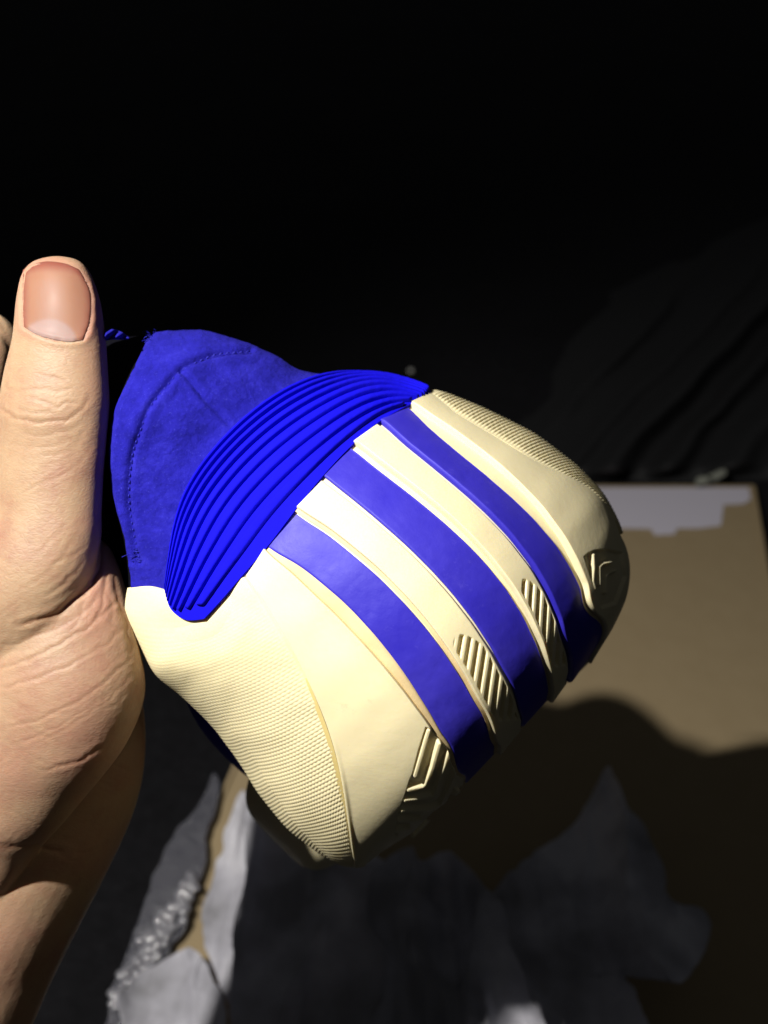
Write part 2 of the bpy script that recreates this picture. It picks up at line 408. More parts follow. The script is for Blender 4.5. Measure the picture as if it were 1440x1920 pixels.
def h_lpan(i, j, u, v, s, th):
    lip = sstep(0.90, 1.0, j)
    h = 3.0 + 6.5 * j**2 + 1.2 * fbm(u / 90, v / 90, 5, 2)
    h = h * np.minimum(edge_round(1 - j, 0.03), edge_round(j + 0.004, 0.012))
    h = h + 3.2 * np.exp(-((j - 0.012) / 0.012)**2) * sstep(0.5, 0.8, i)
    return h + h_maze(u, v, maze, maze_reg)
lp_D = [(667,1634), ('st', 315, -58), ('st', 350, -40), (872,1470)]
patch('side_panel', E_seam, E_lpan, straight((462,1080),(499,1030)), lp_D, 420, 260, h_lpan, M_cream, shoe, 12)
# darker worn lip between panel and first stripe
def h_lip(i, j, u, v, s, th): return -1.0 + 2.5 * np.sin(np.pi * np.clip(i, 0, 1)) * edge_round(1 - j, 0.3) * edge_round(j, 0.3)
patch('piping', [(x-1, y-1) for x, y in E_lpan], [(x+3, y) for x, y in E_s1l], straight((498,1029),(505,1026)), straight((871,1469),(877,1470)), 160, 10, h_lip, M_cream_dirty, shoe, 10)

def h_stripe(hi, lo, rl=0.05, rr=0.05):
    def f(i, j, u, v, s, th):
        base = hi * (1 - j) + lo * j
        return base * np.minimum(edge_round(j, rl), edge_round(1 - j, rr)) * edge_round(i + 0.002, 0.012) + 0.35 * fbm(u / 25, v / 25, 11, 3)
    return f
def foot(a, b):  # continue down under the heel
    return straight(a, b)
def ext(E, ds=150):
    """carry an edge on round the bottom of the heel"""
    s, t = px2st(*E[-1]); return E + [('st', float(s) + ds * 0.5, float(t)), ('st', float(s) + ds, float(t) * 0.98)]
def strip(name, EL, ER, n, m, hf, M, skirt=12):
    L_, R_ = ext(EL), ext(ER)
    return patch(name, L_, R_, straight(EL[0], ER[0]), [L_[-1], R_[-1]], n, m, hf, M, shoe, skirt)
strip('stripe', E_s1l, E_s1r, 220, 40, h_stripe(1.5, -0.5), M_stripe)
strip('stripe', E_s2l, E_s2r, 220, 40, h_stripe(2.5, -1.0), M_stripe)
strip('stripe', E_s3l, E_s3r, 220, 40, h_stripe(8.0, -1.0), M_stripe)
def slots(u, v, top, bot, j, i, x0, per, slope):
    ph = ((u - x0) + slope * (v - top)) / per
    line = 0.5 + 0.5 * np.cos(2 * np.pi * ph)            # 1 = ridge
    bars = sstep(0.35, 0.68, line)
    reg = sstep(0.14, 0.20, j) * sstep(0.93, 0.87, j)
    start = top - 30 * (1 - ((j - 0.55) / 0.45)**2)
    reg = reg * sstep(start, start + 6, v) * sstep(bot + 8, bot, v)
    return -9.0 * reg * (1 - bars)
def h_band(hi, lo, top, bot, x0, per, slope):
    def f(i, j, u, v, s, th):
        base = hi * (1 - j) + lo * j + 0.6 * fbm(u / 70, v / 70, 21, 2)
        e = np.minimum(edge_round(j + 0.002, 0.05), edge_round(1 - j, 0.05)) * edge_round(i + 0.003, 0.018)
        return base * e + slots(u, v, top, bot, j, i, x0, per, slope)
    return f
strip('cream_band', E_bal, E_bar, 520, 110, h_band(11, 3.0, 1218, 1340, 884, 16.5, 0.20), M_cream)
strip('cream_band', E_bbl, E_bbr, 520, 110, h_band(11, 3.0, 1116, 1240, 984, 16.0, 0.14), M_cream)
# thin lips beside the stripes
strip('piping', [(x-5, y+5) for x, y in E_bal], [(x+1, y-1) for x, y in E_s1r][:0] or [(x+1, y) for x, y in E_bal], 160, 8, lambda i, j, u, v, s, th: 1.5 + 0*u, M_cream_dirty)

# right panel
rp_ridge = [[(1106,1042),(1107,1066),(1105,1090),(1108,1104)], [(1141,1055),(1124,1059),(1118,1064),(1118,1096)], [(1150,1070),(1136,1074),(1130,1080),(1130,1110)]]
rp_reg = [(1086,1046),(1096,1038),(1108,1033),(1136,1030),(1165,1036),(1172,1080),(1150,1130),(1120,1140),(1110,1115),(1100,1088)]
def h_rpan(i, j, u, v, s, th):
    h = 8.5 * (1 - j) + 1.5
    h = h * edge_round(j + 0.003, 0.015) + 1.0 * fbm(u / 80, v / 80, 31, 2)
    return h + h_maze(u, v, rp_ridge, rp_reg, 7, 3.0)
rp_B = [(808,737),(858,777),(923,816),(987,855),(1052,889),(1095,911),(1125,937),(1142,956), ('st', 190, 80), ('st', 230, 88), ('st', 280, 90), ('st', 330, 88), ('st', 380, 85)]
rp_L = ext(E_rpl)
patch('side_panel', rp_L, rp_B, straight((770,760),(808,737)), [rp_L[-1], ('st', 380, 85)], 460, 200, h_rpan, M_cream, shoe, 12)
def h_rtx(i, j, u, v, s, th):
    rows = i * 62; cyc = np.abs((rows % 1) - 0.5) * 2
    cols = j * 9; cc = np.abs((cols + 0.5 * (np.floor(rows) % 2)) % 1 - 0.5) * 2
    return 1.5 + 2.8 * (1 - cyc**2) * (0.82 + 0.18 * (1 - cc**2)) * sstep(0, 0.08, j) * sstep(0, 0.05, i)
patch('side_wing', E_rtx, [('st', -235, 102), ('st', -100, 102), ('st', 50, 102), ('st', 120, 102), ('st', 190, 100)],
      [(802,737), ('st', -240, 90), ('st', -235, 102)], [(1152,975), ('st', 195, 88), ('st', 190, 100)], 520, 80, h_rtx, M_cream_tex, shoe, 14)

# ---- ribbed blue patch
rib_O = [(313,1112),(316,1085),(325,1040),(334,980),(349,920),(372,865),(403,828),(432,795),(462,767),(500,741),(540,720),(580,708),(640,703),(700,704),(760,716),(807,736)]
rib_I = [(384,1160),(420,1122),(460,1074),(500,1030),(555,957),(606,893),(660,836),(706,795),(735,779),(765,762)]
rib_C = [(313,1112),(318,1134),(330,1150),(352,1162),(384,1160)]
rib_D = [(807,736),(795,747),(780,756),(765,762)]
gO, gI, gC, gD = (st_pts(x) for x in (rib_O, rib_I, rib_C, rib_D))
gO[12:, 1] = [90, 95, 96, 90]; gO = smooth_poly(gO); gI = smooth_poly(gI, 90, 4)
ribpatch = patch('ribbed_patch', gO, gI, gC, gD, 160, 60, lambda i, j, u, v, s, th: 3.5 + 0 * u, M_rib, shoe, 12, st=True)
NRIB = 9
edges = np.array([0, .05, .108, .178, .262, .36, .472, .60, .745, .91])
COL = coons(gO, gI, gC, gD, 240, 400)
for k in range(NRIB):
    f0, f1 = edges[k], edges[k] + (edges[k+1] - edges[k]) * 0.66
    j0, j1 = int(f0 * 399), max(int(f0 * 399) + 2, int(f1 * 399))
    i0 = 2 if k < 6 else 4 + 5 * (k - 6); i1 = 238 if k < 6 else 236 - 6 * (k - 6)
    A, B = COL[i0:i1, j0], COL[i0:i1, j1]
    def h_r(i, j, u, v, s, th):
        e = edge_round(i, 0.012) * edge_round(1 - i, 0.02)
        return 3.5 + 9.0 * np.sqrt(np.clip(1 - (2*j - 1)**4, 0, 1)) * e + 0.3 * fbm(u / 6, v / 6, 50 + k, 2)
    A2, B2 = A[::6], B[::6]
    patch('rib', np.vstack([A2, A[-1:]]), np.vstack([B2, B[-1:]]), [A[0], (A[0]+B[0])/2, B[0]], [A[-1], (A[-1]+B[-1])/2, B[-1]], 200, 12, h_r, M_rib, ribpatch if False else shoe, 0, st=True)

# ---- suede collar
col_edge = [(250,1126),(247,1112),(243,1075),(240,1040),(225,990),(209,940),(202,895),(200,860),(204,805),(216,757),(240,703),(262,662),(277,630)]
col_edge = [tuple(x) for x in smooth_poly(col_edge, 60, 3)]
su_B = [(338,1140),(352,1000),(386,905),(455,820),(530,772),(600,745),(645,735)]
su_C = straight(col_edge[0],(338,1140))
su_D = [col_edge[-1], ('st', -665, 86), ('st', -617, 94), ('st', -575, 98), ('st', -537, 100), ('st', -490, 102), ('st', -452, 102), ('st', -420, 90), (645,735)]
stitch_line = [(470,657),(455,659),(409,663),(372,677),(336,697),(313,723),(290,750),(276,773),(262,810),(249,847),(242,902),(242,947),(249,993),(256,1030),(262,1052)]
seam_line = [(340,697),(362,722),(384,748),(406,768),(428,790)]
def h_suede(i, j, u, v, s, th):
    p = np.stack([u.ravel(), v.ravel()], -1)
    d = seg_dist(p, resample(stitch_line, 60)).reshape(u.shape)
    d2 = seg_dist(p, seam_line).reshape(u.shape)
    h = 3 * fbm(u / 70, v / 70, 41, 3) + 0.7 * fbm(u / 9, v / 9, 45, 3)
    h = h - 5.0 * np.exp(-(d / 5)**2) + 3.0 * np.exp(-((d - 12) / 10)**2) - 5.5 * np.exp(-(d2 / 5)**2) + 2.0 * np.exp(-((d2 - 11) / 7)**2)
    outer = sstep(0.25, 0.0, j)
    h = h + 4 * outer - 10 * sstep(0.03, 0.0, j)
    h = h - 9 * sstep(60, 0, seg_dist(p, resample(rib_O, 60)).reshape(u.shape))
    return h
collar = patch('suede_collar', col_edge, su_B, su_C, su_D, 260, 240, h_suede, M_suede, shoe, 16)
# stitches
ex = None
sl = resample(stitch_line, 42); cos, fcs = [], []
for k in range(0, 41):
    a, b = sl[k], sl[k] + (sl[k+1] - sl[k]) * 0.62
    s0, t0 = px2st(*a); s1, t1 = px2st(*b)
    nn = 6; tt = np.linspace(0, 1, 5)
    ss = s0 + (s1 - s0) * tt; ts = t0 + (t1 - t0) * tt
    c = S_off(ss, ts, -4 + 4.0 * np.sin(np.pi * tt)); nr = S_nrm(ss, ts)
    d = c[-1] - c[0]; d /= np.linalg.norm(d); side = np.cross(d, nr)
    base = len(cos) * 30
    r = 1.3 * PX * np.array([0.5, 1, 1.1, 1, 0.5])
    ang = np.arange(6) / 6 * 2 * np.pi
    ring = c[:, None] + r[:, None, None] * (np.cos(ang)[None, :, None] * side[:, None] + np.sin(ang)[None, :, None] * nr[:, None])
    cos.append(ring.reshape(-1, 3)); fcs.append(grid_faces(5, 6, True) + base)
mesh_obj('stitching', np.vstack(cos), np.vstack(fcs), M_thread, shoe, kind='stuff')

# tubes for frays, twigs and the like
def tube(pts, r, k=8):
    pts = np.asarray(pts, float); n = len(pts); r = np.broadcast_to(r, n)
    tan = np.gradient(pts, axis=0); tan /= np.linalg.norm(tan, axis=1, keepdims=True) + 1e-12
    ref = np.array([0.3, 0.2, 0.93]); s1 = np.cross(tan, ref); s1 /= np.linalg.norm(s1, axis=1, keepdims=True) + 1e-12
    s2 = np.cross(tan, s1); ang = np.arange(k) / k * 2 * np.pi
    co = pts[:, None] + r[:, None, None] * (np.cos(ang)[None, :, None] * s1[:, None] + np.sin(ang)[None, :, None] * s2[:, None])
    return co.reshape(-1, 3), grid_faces(n, k, True)
cos, fcs, nb = [], [], 0
for k in range(46):
    if k < 26: x0, y0 = random.uniform(270, 292), random.uniform(620, 645)
    else: x0, y0 = random.uniform(240, 258), random.uniform(1030, 1056)
    an = random.uniform(0, 6.28); ln = random.uniform(6, 15)
    t = np.linspace(0, 1, 6)
    u = x0 + np.cos(an + t * random.uniform(-1.5, 1.5)) * ln * t; v = y0 + np.sin(an) * ln * t * 0.6
    s0, t0 = px2st(x0, y0); w0 = float(S_px(s0, t0)[2])
    c, f = tube(P(u, v, w0 + 2 + 6 * t), 0.7 * PX, 5); cos.append(c); fcs.append(f + nb); nb += len(c)
mesh_obj('frayed_threads', np.vstack(cos), np.vstack(fcs), M_thread, shoe, kind='stuff')

# collar lining: from the collar edge down into the shoe
ce = resample(col_edge + [(300, 620), (380, 618)], 60)
s0, t0 = px2st(ce[:, 0], ce[:, 1]); w0 = S_px(s0, t0)[2]
tt = np.linspace(0, 1, 24)[:, None]
u = ce[None, :, 0] + 4 - 190 * tt**1.3 ; v = ce[None, :, 1] + (16 * tt) * np.sign(860 - ce[None, :, 1]) * np.minimum(1, np.abs(860 - ce[None, :, 1]) / 100) + 12 * tt
w = w0[None] - 8 - 60 * np.sqrt(tt) - 220 * tt
mesh_obj('collar_lining', P(u, v, w).reshape(-1, 3), grid_faces(24, 60), M_lining, shoe)
# far side of the collar, its lit corner shows beside the thumb
tb_top = [(187, 625), (196, 619), (210, 617), (228, 622), (243, 633)]
tb_bot = [(187, 645), (196, 640), (208, 637), (225, 637), (242, 636)]
g = coons(tb_top, tb_bot, straight(tb_top[0], tb_bot[0]), straight(tb_top[-1], tb_bot[-1]), 30, 16)
j = np.linspace(0, 1, 16)[None] * np.ones((30, 1))
c1 = P(g[..., 0], g[..., 1], -8 - np.where(g[..., 0] > 198, 1.0 * (g[..., 0] - 198), 4.0 * (198 - g[..., 0])) + 6 * np.sin(g[..., 0] / 4 + g[..., 1] / 3) + 10 * np.sin(np.pi * j))
c2 = P(g[..., 0], g[..., 1], -30 - np.where(g[..., 0] > 198, 1.0 * (g[..., 0] - 198), 4.0 * (198 - g[..., 0])) + 0 * j)
f = grid_faces(30, 16); idx = np.arange(480).reshape(30, 16)
ring = np.r_[idx[0, :], idx[1:, -1], idx[-1, -2::-1], idx[-2:0:-1, 0]]; r2 = np.roll(ring, -1)
mesh_obj('tongue_edge', np.vstack([c1.reshape(-1, 3), c2.reshape(-1, 3)]), np.vstack([f, f[:, ::-1] + 480, np.stack([ring, r2, r2 + 480, ring + 480], -1)]), M_suede, shoe)

# ---- the rest of the shoe, going away behind the heel
def loft_ab(name, rings, M, parent, expo=2.6, k=64, sub=10):
    """rings: (w, a0, a1, b0, b1)"""
    R = np.array(rings, float); t = np.linspace(0, len(R) - 1, (len(R) - 1) * sub + 1)
    Rs = resample(R, len(t))
    ang = np.arange(k) / k * 2 * np.pi; c, s_ = np.cos(ang), np.sin(ang)
    cc = np.sign(c) * np.abs(c)**(2 / expo); ss = np.sign(s_) * np.abs(s_)**(2 / expo)
    a = (Rs[:, 1] + Rs[:, 2])[:, None] / 2 + (Rs[:, 2] - Rs[:, 1])[:, None] / 2 * cc[None]
    b = (Rs[:, 3] + Rs[:, 4])[:, None] / 2 + (Rs[:, 4] - Rs[:, 3])[:, None] / 2 * ss[None]
    u, v = uv(a, b); co = P(u, v, Rs[:, 0][:, None] + 0 * u).reshape(-1, 3)
    f = [tuple(x) for x in grid_faces(len(Rs), k, True)]
    f.append(tuple(range(k))); f.append(tuple((len(Rs) - 1) * k + np.arange(k)[::-1]))
    return mesh_obj(name, co, f, M, parent)
M_upper, N_, L_, b_ = mat('blue_knit', (0.012, 0.010, 0.45), 0.8, 0.2)
nn_ = noise_node(N_, L_, 900, 3); bp_ = bump(N_, L_, nn_.outputs[0], 0.5, 0.0005); L_.new(bp_.outputs[0], b_.inputs['Normal'])
loft_ab('upper', [(-60, -300, 200, -270, 150), (-190, -330, 200, -355, 290), (-420, -290, 190, -440, 270), (-700, -120, 190, -425, 300), (-1050, 10, 200, -380, 220), (-1400, 90, 210, -330, 10), (-1500, 150, 200, -260, -60)], M_upper, shoe)
loft_ab('light_block', [(-230, -600, -180, -130, 90), (-380, -590, -140, -150, 125), (-600, -520, -60, -180, 140), (-850, -340, 40, -200, 130), (-1000, -160, 80, -190, 90)], M_upper, shoe, 3.0)  # unseen filler added in the shoe opening to stop light leaking through
loft_ab('midsole', [(-260, 60, 300, -330, 320), (-480, 0, 275, -430, 250), (-700, 20, 268, -490, 190), (-1050, 90, 262, -440, 130), (-1420, 150, 255, -390, 60), (-1560, 190, 240, -300, -40)], M_cream, shoe, 5)

# ------------------------------------------------------------------ the hand
def ring_loft(rows, expo=2.3, k=48, step=9):
    flat = rows[0][1] < rows[-1][1] and abs(rows[0][0] - rows[-1][0]) < 600 and rows[0][4] < 100 and len(rows) > 8
    """rows: (u, v, w, half width across, half depth, tilt)  in px units; rings stand across the path"""
    R = np.array(rows, float); n = int(np.linalg.norm(np.diff(R[:, :3], axis=0), axis=1).sum() / step) + 2
    # resample by the path
    Rs = resample(R * np.array([1, 1, 1, 1, 1.0]), n)
    pc = Rs[:, :3]; tan = np.gradient(pc, axis=0); tan /= np.linalg.norm(tan, axis=1, keepdims=True)
    side = np.cross(tan, np.array([0, 0, 1.0])); side /= np.linalg.norm(side, axis=1, keepdims=True)
    if flat: side = np.tile([1.0, 0, 0], (n, 1)) * np.sign(side[:1, :1] + 1e-9)
    up = np.cross(side, tan); up /= np.linalg.norm(up, axis=1, keepdims=True)
    ang = np.arange(k) / k * 2 * np.pi; c, s_ = np.cos(ang), np.sin(ang)
    cc = np.sign(c) * np.abs(c)**(2 / expo); ss = np.sign(s_) * np.abs(s_)**(2 / expo)
    q = pc[:, None] + Rs[:, 3][:, None, None] * cc[None, :, None] * side[:, None] + Rs[:, 4][:, None, None] * ss[None, :, None] * up[:, None]
    q = np.vstack([q.reshape(-1, 3), pc[0], pc[-1]])
    co = P(q[:, 0], q[:, 1], q[:, 2])
    N0 = n * k
    f = [tuple(x) for x in grid_faces(n, k, True)]
    f += [(N0, (i+1) % k, i) for i in range(k)] + [(N0+1, (n-1)*k + i, (n-1)*k + (i+1) % k) for i in range(k)]
    return co, f
def LR(v, l, r, w, d): return ((l + r) / 2, v, w, (r - l) / 2, d)
parts = []
W0 = -25
parts.append(ring_loft([LR(480, 100, 112, W0, 5), LR(484, 78, 136, W0, 22), LR(493, 57, 154, W0, 40), LR(515, 40, 171, W0, 54), LR(560, 30, 187, W0, 64), LR(600, 26, 194, W0, 68),
    LR(640, 21, 199, W0, 70), LR(700, 6, 203, W0, 74), LR(760, -3, 206, W0, 78), LR(820, -4, 201, W0, 76), LR(900, -8, 194, W0, 76), LR(960, -14, 191, W0, 80),
    LR(1010, -40, 190, W0, 86), LR(1070, -70, 176, W0, 92), LR(1130, -100, 145, W0-8, 98), LR(1200, -130, 105, -62, 100), LR(1290, -150, 70, -105, 92), LR(1400, -160, 40, -150, 80), LR(1500, -160, 0, -190, 60)]))
parts.append(ring_loft([LR(1000, 130, 165, -80, 20), LR(1020, 105, 200, -80, 40), LR(1060, 60, 222, -75, 66), LR(1130, 0, 243, -70, 96), LR(1220, -60, 264, -70, 124), LR(1300, -80, 272, -70, 140), LR(1380, -95, 244, -80, 142),
    LR(1450, -105, 195, -95, 134), LR(1520, -112, 135, -110, 116), LR(1580, -118, 78, -134, 94), LR(1650, -118, 30, -168, 84), LR(1740, -115, -10, -215, 66)], 2.1))
parts.append(ring_loft([LR(1200, -140, 230, -260, 90), LR(1320, -140, 268, -290, 120), LR(1430, -140, 271, -310, 145), LR(1530, -150, 248, -315, 170), LR(1640, -175, 198, -305, 188), LR(1730, -260, 152, -300, 200),
    LR(1830, -315, 102, -300, 200), LR(1920, -365, 62, -300, 200), LR(2060, -420, 5, -305, 200), LR(2200, -480, -50, -310, 208)], 2.0))
# palm, going from the wrist to the knuckles
parts.append(ring_loft([(-80, 1750, -290, 140, 120), (-90, 1550, -280, 150, 110), (-100, 1350, -240, 165, 110), (-110, 1180, -190, 160, 100), (-115, 1050, -170, 150, 90), (-120, 960, -190, 130, 75), (-120, 900, -200, 95, 50)]))
fingers = [
    [(-120, 1010, -170, 82, 80), (-95, 860, -180, 78, 76), (-60, 720, -190, 74, 72), (-45, 652, -220, 76, 72), (0, 690, -270, 66, 66), (60, 770, -340, 60, 60), (110, 840, -385, 52, 52), (130, 870, -400, 30, 30)],
    [(-150, 1080, -200, 80, 80), (-130, 930, -240, 76, 76), (-120, 800, -280, 74, 74), (-70, 760, -340, 72, 72), (0, 820, -420, 66, 66), (70, 900, -470, 58, 58), (120, 950, -490, 50, 50), (140, 970, -495, 28, 28)],
    [(-160, 1180, -230, 78, 78), (-150, 1050, -300, 74, 74), (-120, 940, -370, 70, 70), (-80, 910, -430, 68, 68), (0, 970, -500, 62, 62), (70, 1040, -530, 54, 54), (110, 1080, -540, 46, 46), (128, 1095, -545, 26, 26)],
    [(-160, 1290, -240, 70, 72), (-150, 1190, -320, 64, 66), (-120, 1100, -400, 58, 60), (-90, 1080, -460, 56, 56), (-10, 1120, -520, 52, 52), (50, 1170, -545, 46, 46), (85, 1200, -550, 38, 38), (100, 1212, -552, 20, 20)]]
for fg in fingers: parts.append(ring_loft(fg, 2.1, 28))
co = []; fc = []; nb = 0
for c, f in parts:
    co.append(c); fc += [tuple(int(i) + nb for i in x) for x in f]; nb += len(c)
tmp = bpy.data.meshes.new('hand_raw'); tmp.from_pydata([tuple(c) for c in np.vstack(co)], [], fc)
tmp_o = bpy.data.objects.new('hand_raw', tmp); sc.collection.objects.link(tmp_o)
md = tmp_o.modifiers.new('r', 'REMESH'); md.mode = 'VOXEL'; md.voxel_size = 0.00045
md = tmp_o.modifiers.new('s', 'SMOOTH'); md.iterations = 14; md.factor = 0.5
dg = bpy.context.evaluated_depsgraph_get(); ev = tmp_o.evaluated_get(dg); em = ev.to_mesh()
nv = len(em.vertices); hv = np.zeros(nv * 3); em.vertices.foreach_get('co', hv); hv = hv.reshape(-1, 3)
hn = np.zeros(nv * 3); em.vertices.foreach_get('normal', hn); hn = hn.reshape(-1, 3)
npoly = len(em.polygons); lt = np.zeros(len(em.loops), np.int32); em.loops.foreach_get('vertex_index', lt)
hf = lt.reshape(-1, 4)
ev.to_mesh_clear(); bpy.data.objects.remove(tmp_o); bpy.data.meshes.remove(tmp)
pp = to_px(hv); view = CM[:3, 3] - hv; view /= np.linalg.norm(view, axis=1, keepdims=True)
face = np.einsum('ij,ij->i', hn, view); front = sstep(0.0, 0.35, face) * (pp[:, 2] > -290)
Z1 = lambda pts: [(x / 3.4286, 440 + y / 3.4286) for x, y in pts]
Z2 = lambda pts: [(x / 3.4286, 950 + y / 3.4286) for x, y in pts]
creases = [  # (points, depth px, half width px)
    (Z1([(20,955),(100,1000),(250,990),(400,1000),(480,980)]), 1.6, 4), (Z1([(200,1050),(300,1075),(380,1105),(430,1080),(530,1075)]), 2.2, 4),
    (Z1([(0,1110),(80,1170),(200,1200),(330,1205),(430,1195),(520,1130),(580,1040)]), 3.2, 5), (Z1([(100,1100),(180,1140),(260,1150),(330,1130)]), 1.4, 4),
    (Z1([(230,870),(330,910),(430,950),(500,990)]), 1.6, 4), (Z1([(560,1230),(500,1330),(380,1400),(250,1430)]), 1.0, 5), (Z1([(600,1330),(520,1450),(420,1540),(300,1600)]), 1.0, 5),
    (Z1([(120,1260),(250,1290),(400,1270),(520,1220)]), 1.2, 4), (Z1([(40,1330),(200,1370),(380,1350),(540,1280)]), 0.8, 5),
    (Z2([(665,250),(655,360),(620,440),(560,530),(480,600),(380,680),(250,730),(120,760)]), 7.0, 6), (Z2([(760,600),(700,650),(600,740),(480,830),(350,900),(200,970),(0,1040)]), 3.2, 5),
    (Z2([(640,560),(560,650),(440,740),(330,800),(150,860),(0,890)]), 2.2, 4.5),
    (Z2([(800,780),(680,880),(520,980),(350,1060),(150,1130),(0,1160)]), 2.0, 4.5), (Z2([(830,980),(720,1080),(600,1180),(400,1300),(200,1380),(60,1410)]), 2.2, 4.5),
    (Z2([(760,1150),(620,1260),(450,1370),(300,1450),(120,1520)]), 1.6, 4), (Z2([(680,1540),(590,1590),(480,1640),(380,1675),(280,1690)]), 3.0, 5),
    (Z2([(850,1080),(740,1200),(600,1310),(430,1420),(250,1510)]), 1.4, 4), (Z2([(0,1300),(150,1400),(300,1480),(420,1540)]), 1.0, 4),
    (Z2([(0,1200),(160,1290),(330,1330),(480,1330)]), 0.8, 4), (Z2([(0,1480),(140,1560),(300,1640),(450,1680)]), 1.0, 4),
    (Z2([(700,400),(670,540),(650,640),(620,740)]), 3.5, 5), (Z2([(740,440),(760,600),(800,720),(830,850),(850,960)]), 4.0, 6), (Z2([(560,560),(530,640),(500,740),(430,830)]), 1.8, 5),
    (Z2([(690,560),(720,660),(720,760)]), 2.0, 5), (Z2([(540,300),(480,420),(380,520),(250,590)]), 1.6, 5), (Z2([(500,160),(400,330),(280,450),(150,520)]), 1.2, 5),
    (Z2([(600,120),(590,250),(540,360),(430,480),(300,560)]), 1.5, 5), (Z2([(460,60),(330,220),(200,320)]), 0.9, 5),
    ([(0,1590),(40,1585),(80,1590),(125,1600)], 3.0, 7)]
for k in range(34):   # faint cross lines over the thenar and wrist
    x0 = random.uniform(-30, 200); y0 = random.uniform(1080, 1900) if k % 3 else random.uniform(900, 1100); L0 = random.uniform(40, 130); an = math.radians(random.choice([-38, -30, -25, 35, 28]) + random.uniform(-8, 8))
    creases.append(([(x0, y0), (x0 + L0*0.5*math.cos(an), y0 + L0*0.5*math.sin(an) + 3), (x0 + L0*math.cos(an), y0 + L0*math.sin(an))], random.uniform(0.5, 1.1), 3.5))
disp = np.zeros(nv); fold = np.zeros(nv); pk = np.zeros(nv)
fm = np.where(front > 0)[0]; q = pp[fm, :2]
qj = q + 3.0 * np.stack([fbm(q[:, 0] / 18, q[:, 1] / 18, 61, 2), fbm(q[:, 0] / 18, q[:, 1] / 18, 71, 2)], -1)
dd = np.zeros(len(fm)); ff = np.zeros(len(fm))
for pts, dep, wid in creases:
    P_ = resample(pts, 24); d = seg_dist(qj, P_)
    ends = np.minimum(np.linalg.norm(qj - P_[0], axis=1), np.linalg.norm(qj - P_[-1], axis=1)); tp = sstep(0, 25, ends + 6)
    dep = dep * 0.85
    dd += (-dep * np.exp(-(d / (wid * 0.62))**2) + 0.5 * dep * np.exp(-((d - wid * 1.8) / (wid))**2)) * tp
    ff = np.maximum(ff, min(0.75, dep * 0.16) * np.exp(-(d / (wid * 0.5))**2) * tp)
# web fold: the thumb shaft stands over the pad
nail_poly = [(45,508),(60,497),(85,492),(118,496),(145,508),(163,530),(170,560),(170,595),(165,622),(154,638),(130,640),(105,638),(80,632),(58,622),(44,612),(42,580),(42,540)]
de = seg_dist(q, nail_poly + nail_poly[:1]); ins = in_poly(q, nail_poly)
side_fold = sstep(500, 540, q[:, 1])
tipw = sstep(492, 520, q[:, 1]); dd *= 0.42
dd += tipw * np.where(ins, -5.0 * sstep(0, 6, de), 1.8 * np.exp(-((de - 5) / 7)**2) * side_fold - 2.5 * np.exp(-(de / 2.5)**2))
kn = np.exp(-(((q[:, 0] - 80) / 75)**2 + ((q[:, 1] - 765) / 45)**2)); dd += 2.5 * kn
dd += 0.9 * fbm(q[:, 0] / 60, q[:, 1] / 60, 81, 2) + 0.15 * fbm(q[:, 0] / 8, q[:, 1] / 6, 85, 2)
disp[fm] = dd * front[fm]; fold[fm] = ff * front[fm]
pkv = 0.4 * np.exp(-((de) / 14)**2) * (q[:, 1] < 640) + 0.55 * np.exp(-(((q[:, 0] - 190) / 45)**2 + ((q[:, 1] - 1120) / 90)**2)) + 0.35 * sstep(1150, 1400, q[:, 1]) * (0.5 + 0.5 * fbm(q[:, 0] / 80, q[:, 1] / 80, 91, 2)) + 0.3 * sstep(60, 0, np.abs(q[:, 0] - 190)) * (q[:, 1] < 1000)
pk[fm] = np.clip(pkv, 0, 1)
hv2 = hv + hn * (disp * PX)[:, None]
hand_loc = P(60, 1500, 0)
hand = thing('person', hand_loc, 'left hand and wrist with bare skin gripping the shoe, thumb up', 'person')
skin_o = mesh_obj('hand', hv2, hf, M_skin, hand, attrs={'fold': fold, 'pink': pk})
# thumbnail
bv = BVHTree.FromPolygons([tuple(x) for x in hv2[:]], [tuple(int(i) for i in x) for x in hf[(pp[hf[:, 0], 1] < 720) & (pp[hf[:, 0], 2] > -110)]])
gn, gm = 60, 44
nl = [(43,506),(42,540),(42,580),(44,613)]; nr_ = [(150,506),(170,548),(170,598),(157,638)]
nt = [(43,506),(60,496),(88,490),(122,494),(150,506)]; nb_ = [(44,613),(70,628),(100,637),(130,641),(157,638)]
g = coons(nl, nr_, nt, nb_, gn, gm); out = np.zeros((gn, gm, 3)); cpos = Vector(CM[:3, 3])
jj = np.linspace(-1, 1, gm)[None] * np.ones((gn, 1)); ii = np.linspace(0, 1, gn)[:, None] * np.ones((1, gm))
for a in range(gn):
    for b in range(gm):
        t = Vector(P(g[a, b, 0], g[a, b, 1], 0).tolist()); d = (t - cpos).normalized()
        hit = bv.ray_cast(cpos, d)
        out[a, b] = hit[0] if hit[0] is not None else (np.nan,) * 3
dep = np.linalg.norm(out - CM[:3, 3], axis=-1); 
if np.isnan(dep).any():
    dep[np.isnan(dep)] = np.nanmax(dep)
